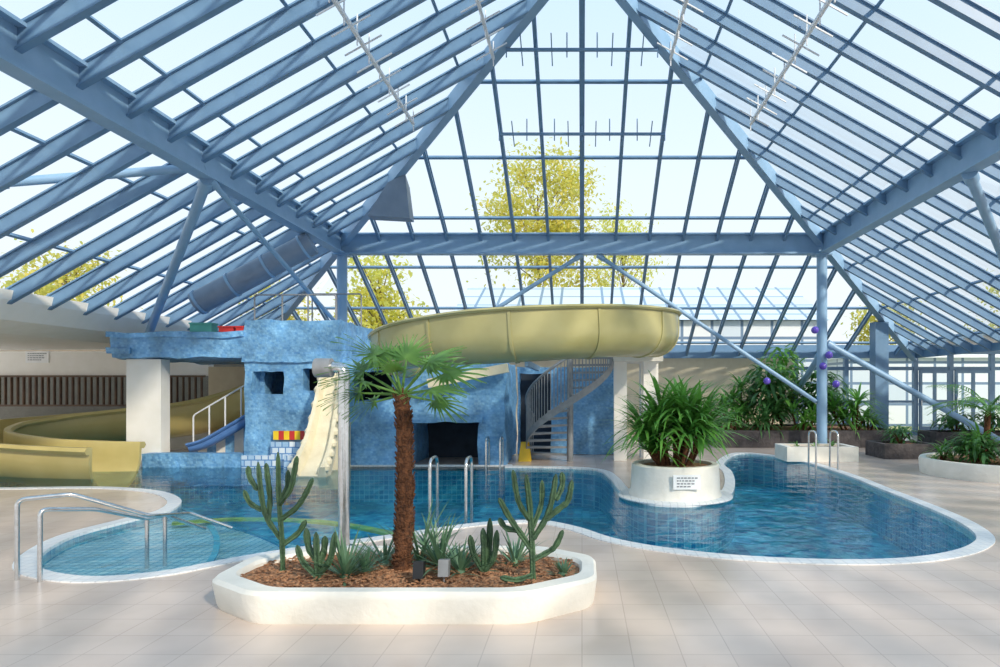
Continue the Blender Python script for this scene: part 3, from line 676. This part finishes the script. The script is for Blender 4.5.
D=6.45; x=cx_(344,D); b=(x,D,0)
o=empty('shower_spout',b); tag(o,'tall stainless steel shower post with cylindrical nozzle','shower')
part(o,'post',MB().tube(bend([(x,D,0),(x,D,1.80),(x-.14,D,1.81)],.1),.055,16),'chrome',b,True)
part(o,'nozzle',MB().tube([(x-.12,D,1.80),(x-.28,D,1.80)],.095,18),'galv',b,True)
part(o,'base_flange',MB().lathe(b,[(.11,0.0),(.11,.03),(.06,.035)],20),'chrome',b,True)
q=P(525,461); b=q
o=empty('wet_floor_sign',b); tag(o,'yellow folding wet floor sign near spiral stair','sign')
part(o,'panel',MB().add([(q.x-.14,q.y-.1,0),(q.x+.14,q.y-.1,0),(q.x+.09,q.y-.01,.42),(q.x-.09,q.y-.01,.42)],[(0,1,2,3)]),'yplastic',b)
part(o,'rear_panel',MB().add([(q.x-.14,q.y+.1,0),(q.x+.14,q.y+.1,0),(q.x+.09,q.y+.01,.42),(q.x-.09,q.y+.01,.42)],[(0,1,2,3)]),'yplastic',b)
# ---------------------------------------------------------------- right planting
def blockpl(name,x0,x1,y0,y1,h,m,lab):
    b=((x0+x1)/2,y0,0); o=empty(name,b); tag(o,lab,'planter')
    part(o,'wall',MB().box(x0,x1,y0,y0+.12,0,h).box(x0,x1,y1-.12,y1,0,h).box(x0,x0+.12,y0+.12,y1-.12,0,h).box(x1-.12,x1,y0+.12,y1-.12,0,h),m,b)
    part(o,'soil',MB().box(x0+.12,x1-.12,y0+.12,y1-.12,0,h-.05),'soil',b)
blockpl('stone_planter',3.6,8.6,17.4,20.5,.46,'stone','long dark stone planter with tropical plants')
blockpl('white_planter',4.45,6.0,14.1,15.0,.32,'white','low white rectangular planter near pool edge')
blockpl('stone_planter',6.8,8.0,14.6,15.6,.34,'stone','low dark stone planter beside terrace')
blockpl('stone_planter',9.6,12.0,17.6,18.6,.4,'stone','dark stone planter near terrace doors')
rp=(7.75,12.0,0)
o=empty('curved_planter',rp); tag(o,'low round white planter with leafy palms','planter')
part(o,'body',MB().lathe(rp,[(1.35,0),(1.37,.25),(1.35,.29),(1.24,.29),(1.22,.22),(.02,.22)],56),'white',rp,True)
part(o,'soil',MB().lathe(rp,[(1.22,.22),(1.2,.24),(.02,.25)],32),'soil',rp)
def bush(name,c,r,n,ls,m,lab,h=None,stemh=.3,wf=.32):
    c=Vector(c); o=empty(name,c); tag(o,lab,'plant'); lf=MB(); st=MB(); h=h or r
    for k in range(7):
        a=k*.9; st.tube([c,c+Vector((math.cos(a)*r*.3,math.sin(a)*r*.3,stemh+h*.6)),c+Vector((math.cos(a)*r*.6,math.sin(a)*r*.6,stemh+h*1.2))],[.02,.014,.006],6)
    for i in range(n):
        a=random.uniform(0,6.283); e=random.uniform(-1.1,1.5); rr=random.uniform(.35,1.1)
        p=c+Vector((math.cos(a)*math.cos(e)*r*rr,math.sin(a)*math.cos(e)*r*rr,max(.05,stemh+h+math.sin(e)*h*rr)))
        lf.leaf(p,a+random.uniform(-.6,.6),random.uniform(-.3,1.0),ls*random.uniform(.7,1.5),ls*wf,1.0,4)
    part(o,'stem',st,'trunk',c,True); part(o,'leaves',lf,m,c)
bush('leafy_shrub',(5.3,18.6,.4),.75,560,.36,'darkleaf','tall dark green broad-leaf shrub in stone planter',h=.85,stemh=.15)
bush('leafy_shrub',(6.9,18.9,.4),.75,540,.36,'darkleaf','dense dark green shrub behind blue column',h=.75,stemh=.15)
bush('leafy_shrub',(4.2,18.8,.4),.6,320,.3,'strap','small green shrub beside white pillar',h=.5,stemh=.05)
bush('leafy_shrub',(6.1,19.9,.4),.8,480,.36,'strap','bright green shrub rising behind dark shrubs',h=1.15,stemh=.1)
strap_plant('dracaena',(4.8,19.6,.4),[(0,0,1.2),(.3,.1,.9),(-.3,0,.8),(.1,-.1,.5)],40,.9,.07,'strap','tall dracaena near rear wall')
strap_plant('dracaena',(7.5,18.0,.4),[(0,0,.5),(.3,.1,.3),(-.3,0,.35),(.1,-.1,.8),(-.5,.1,.6)],44,.95,.07,'strap','dracaena with arching dark leaves in stone planter')
strap_plant('dracaena',(5.0,17.8,.4),[(0,0,.3),(.3,.1,.5),(-.2,0,.2)],40,.8,.06,'darkleaf','low dracaena with arching dark leaves in planter')
strap_plant('dracaena',(6.1,17.9,.4),[(0,0,.25),(.3,.1,.3),(-.3,0,.5)],40,.75,.06,'strap','short dracaena at edge of stone planter')
strap_plant('dracaena',(8.1,18.4,.4),[(0,0,.35),(.2,.1,.2)],36,.7,.06,'darkleaf','dark dracaena near square blue post')
strap_plant('dracaena',(4.1,17.9,.4),[(0,0,.3),(.2,.1,.45)],36,.7,.06,'strap','arching green dracaena at planter corner')
strap_plant('spiky_plant',(5.2,14.5,.26),[(0,0,.02),(.4,.1,.02),(-.4,0,.02)],22,.26,.03,'strap','low grassy plants in white planter')
bush('leafy_shrub',(7.4,15.1,.28),.38,200,.18,'darkleaf','low green shrub in dark stone planter',h=.2,stemh=.05)
bush('leafy_shrub',(10.4,18.1,.33),.5,240,.26,'darkleaf','green shrub in front of terrace glazing',h=.28,stemh=.05)
bush('leafy_shrub',(11.4,18.1,.33),.45,200,.26,'darkleaf','leafy shrub before terrace doors',h=.28,stemh=.05)
pb2=Vector((7.75,12.4,.22)); o=empty('feather_palm',pb2); tag(o,'palm with arching feathery fronds in round white planter','palm tree')
part(o,'trunk',MB().tube([pb2,pb2+V(-.03,0,.5),pb2+V(0,0,.95)],[.07,.055,.05],10),'trunk',pb2,True)
for k in range(15):
    az=k*2.4; el=random.uniform(.5,1.35); Lf=random.uniform(.95,1.2); fr=MB(); pth_=[]; p=pb2+V(0,0,.92); e=el
    for j in range(11):
        pth_.append(p.copy()); e-=.13; p=p+Vector((math.cos(az)*math.cos(e),math.sin(az)*math.cos(e),math.sin(e)))*Lf/10
    fr.tube(pth_,[.012-.0008*j for j in range(11)],5)
    for j in range(2,11):
        for s_ in (-1,1):
            for q_ in (0,.5):
                bpt=pth_[j].lerp(pth_[min(j+1,10)],q_); fr.leaf(bpt,az+s_*(1.1-.05*j),.15,.30*(1-.06*abs(j-5)),.03,.7,4)
    part(o,'frond',fr,'strap',pb2)
strap_plant('dracaena',(7.4,12.1,.22),[(0,0,.4),(.2,.1,.3),(-.2,-.1,.3)],32,.6,.05,'strap','bushy arching plant in round white planter')
bush('leafy_shrub',(7.15,11.8,.22),.42,300,.22,'darkleaf','low dark green foliage in round white planter',h=.24,stemh=.05)
bush('leafy_shrub',(7.7,11.2,.22),.4,240,.2,'darkleaf','low dark green foliage at planter rim',h=.18,stemh=.05)
strap_plant('spiky_plant',(6.75,12.2,.22),[(0,0,.1),(.2,.2,.2)],30,.42,.04,'strap','small spiky green plant in round planter')
for u,v,D in ((767,381,17.3),(829,355,16.6),(815,330,16.6),(836,384,16.6),(823,366,16.6)):
    c=Q(u,v,D); r=.095
    pr=[(max(.005,r*math.sin(math.pi*k/10)),-r*math.cos(math.pi*k/10)) for k in range(11)]
    o=empty('decorative_ball',c); tag(o,'shiny purple decorative ball hung near blue column','ornament',group='purple decorative balls')
    part(o,'ball',MB().lathe(c,pr,18),'purple',c,True); part(o,'hook',MB().tube([c+Vector((0,0,.09)),c+Vector((0,.08,.16))],.008,6),'galv',c)
# ---------------------------------------------------------------- outdoors
single('ground',MB().add([(-60,22.3,-.05),(60,22.3,-.05),(60,90,-.05),(-60,90,-.05)],[(0,1,2,3)]),'grass',(0,50,-.05),'green lawn outside the pool hall','ground',kind='structure')
og=(5,26,0)
o=empty('neighbouring_building',og); tag(o,'pale low building with glazed roof outside the pool hall','building')
part(o,'facade',MB().box(-5,9.5,26,30,-.05,4.3),'ext',og)
part(o,'glazed_roof',MB().add([(-5.3,25.7,4.3),(9.8,25.7,4.3),(9.8,30.3,6.3),(-5.3,30.3,6.3),(-5.3,30.3,4.3),(9.8,30.3,4.3)],[(0,1,2,3),(0,3,4),(1,5,2),(3,2,5,4)]),'extroof',og)
og=(16,28,0)
o=empty('neighbouring_building',og); tag(o,'pale single-storey building seen through terrace doors','building')
part(o,'facade',MB().box(11.5,24,28,32,-.05,2.9),'ext',og); part(o,'roof_edge',MB().box(11.3,24.2,27.7,32.2,2.9,3.1),'whitep',og)
def tree(x,y,h,r,n,m,lab,ls=.28):
    b=Vector((x,y,-.05)); o=empty('tree',b); tag(o,lab,'tree'); t=MB(); t.tube([b,b+Vector((.1,0,h*.4)),b+Vector((0,0,h*.85))],[.2,.13,.04],8); lf=MB()
    cl=[]
    for k in range(30):
        a=random.uniform(0,6.283); rr=r*random.uniform(.2,1.0); z=h*random.uniform(.3,.98); rr*=1.15-.7*(z/h)
        c=b+Vector((math.cos(a)*rr,math.sin(a)*rr,z)); cl.append(c); t.tube([b+Vector((0,0,z*.8)),c],[.04,.015],6)
    for i in range(n):
        c=random.choice(cl); d=Vector((random.gauss(0,1),random.gauss(0,1),random.gauss(0,.8)))*r*.17
        lf.leaf(c+d,random.uniform(0,6.283),random.uniform(-1,1),ls,ls*.6,.5,2)
    part(o,'trunk',t,'bark',b,True); part(o,'foliage',lf,m,b)
tree(-2.6,38,15.2,4.6,10000,'autumn','tall autumn tree with yellow leaves outside')
tree(3.0,48,14.5,4.2,4000,'greentree','autumn tree with thinning yellow leaves outside')
tree(-9,29,7.2,2.8,4500,'greentree','green and yellow tree outside')
tree(-17,36,8,3.2,3500,'autumn','broad green and yellow tree outside')
tree(-27,34,9,3.6,3500,'autumn','broad autumn tree outside')
tree(-21,25,5.5,2.6,3000,'autumn','low autumn tree outside')
tree(17,37,6.5,2.6,3000,'autumn','yellow tree outside terrace doors')
tree(26,38,9,3.5,3000,'autumn','autumn tree outside terrace doors')
# ---------------------------------------------------------------- light
w=bpy.data.worlds.new('World'); bpy.context.scene.world=w; w.use_nodes=True; nt=w.node_tree; L=nt.links.new
bg=nt.nodes['Background']; tc=nt.nodes.new('ShaderNodeTexCoord'); sp_=nt.nodes.new('ShaderNodeSeparateXYZ'); L(tc.outputs['Generated'],sp_.inputs[0])
rp_=nt.nodes.new('ShaderNodeValToRGB'); L(sp_.outputs[2],rp_.inputs[0]); L(rp_.outputs[0],bg.inputs['Color'])
e=rp_.color_ramp.elements; e[0].position=0.0; e[0].color=(.90,.93,.95,1); e[1].position=1.0; e[1].color=(.52,.74,1,1)
k=e.new(.3); k.color=(.80,.90,.98,1); k=e.new(.55); k.color=(.62,.80,.97,1)
bg.inputs['Strength'].default_value=1.17
sun=bpy.data.lights.new('Sun','SUN'); sun.energy=4.0; sun.angle=math.radians(4); sun.color=(1,.88,.73)
so=bpy.data.objects.new('Sun',sun); bpy.context.scene.collection.objects.link(so)
so.rotation_euler=Vector((-.6,.7,-.55)).to_track_quat('-Z','Y').to_euler()
sc_=bpy.context.scene
sc_.view_settings.view_transform='Standard'
cam=bpy.data.cameras.new('Camera'); co=bpy.data.objects.new('Camera',cam); sc_.collection.objects.link(co); sc_.camera=co
cam.sensor_width=36; cam.lens=23.4; cam.shift_x=-0.082; cam.shift_y=0.0545; cam.clip_start=.05; cam.clip_end=500
co.location=(0,0,H); co.rotation_euler=(math.radians(90),0,0)
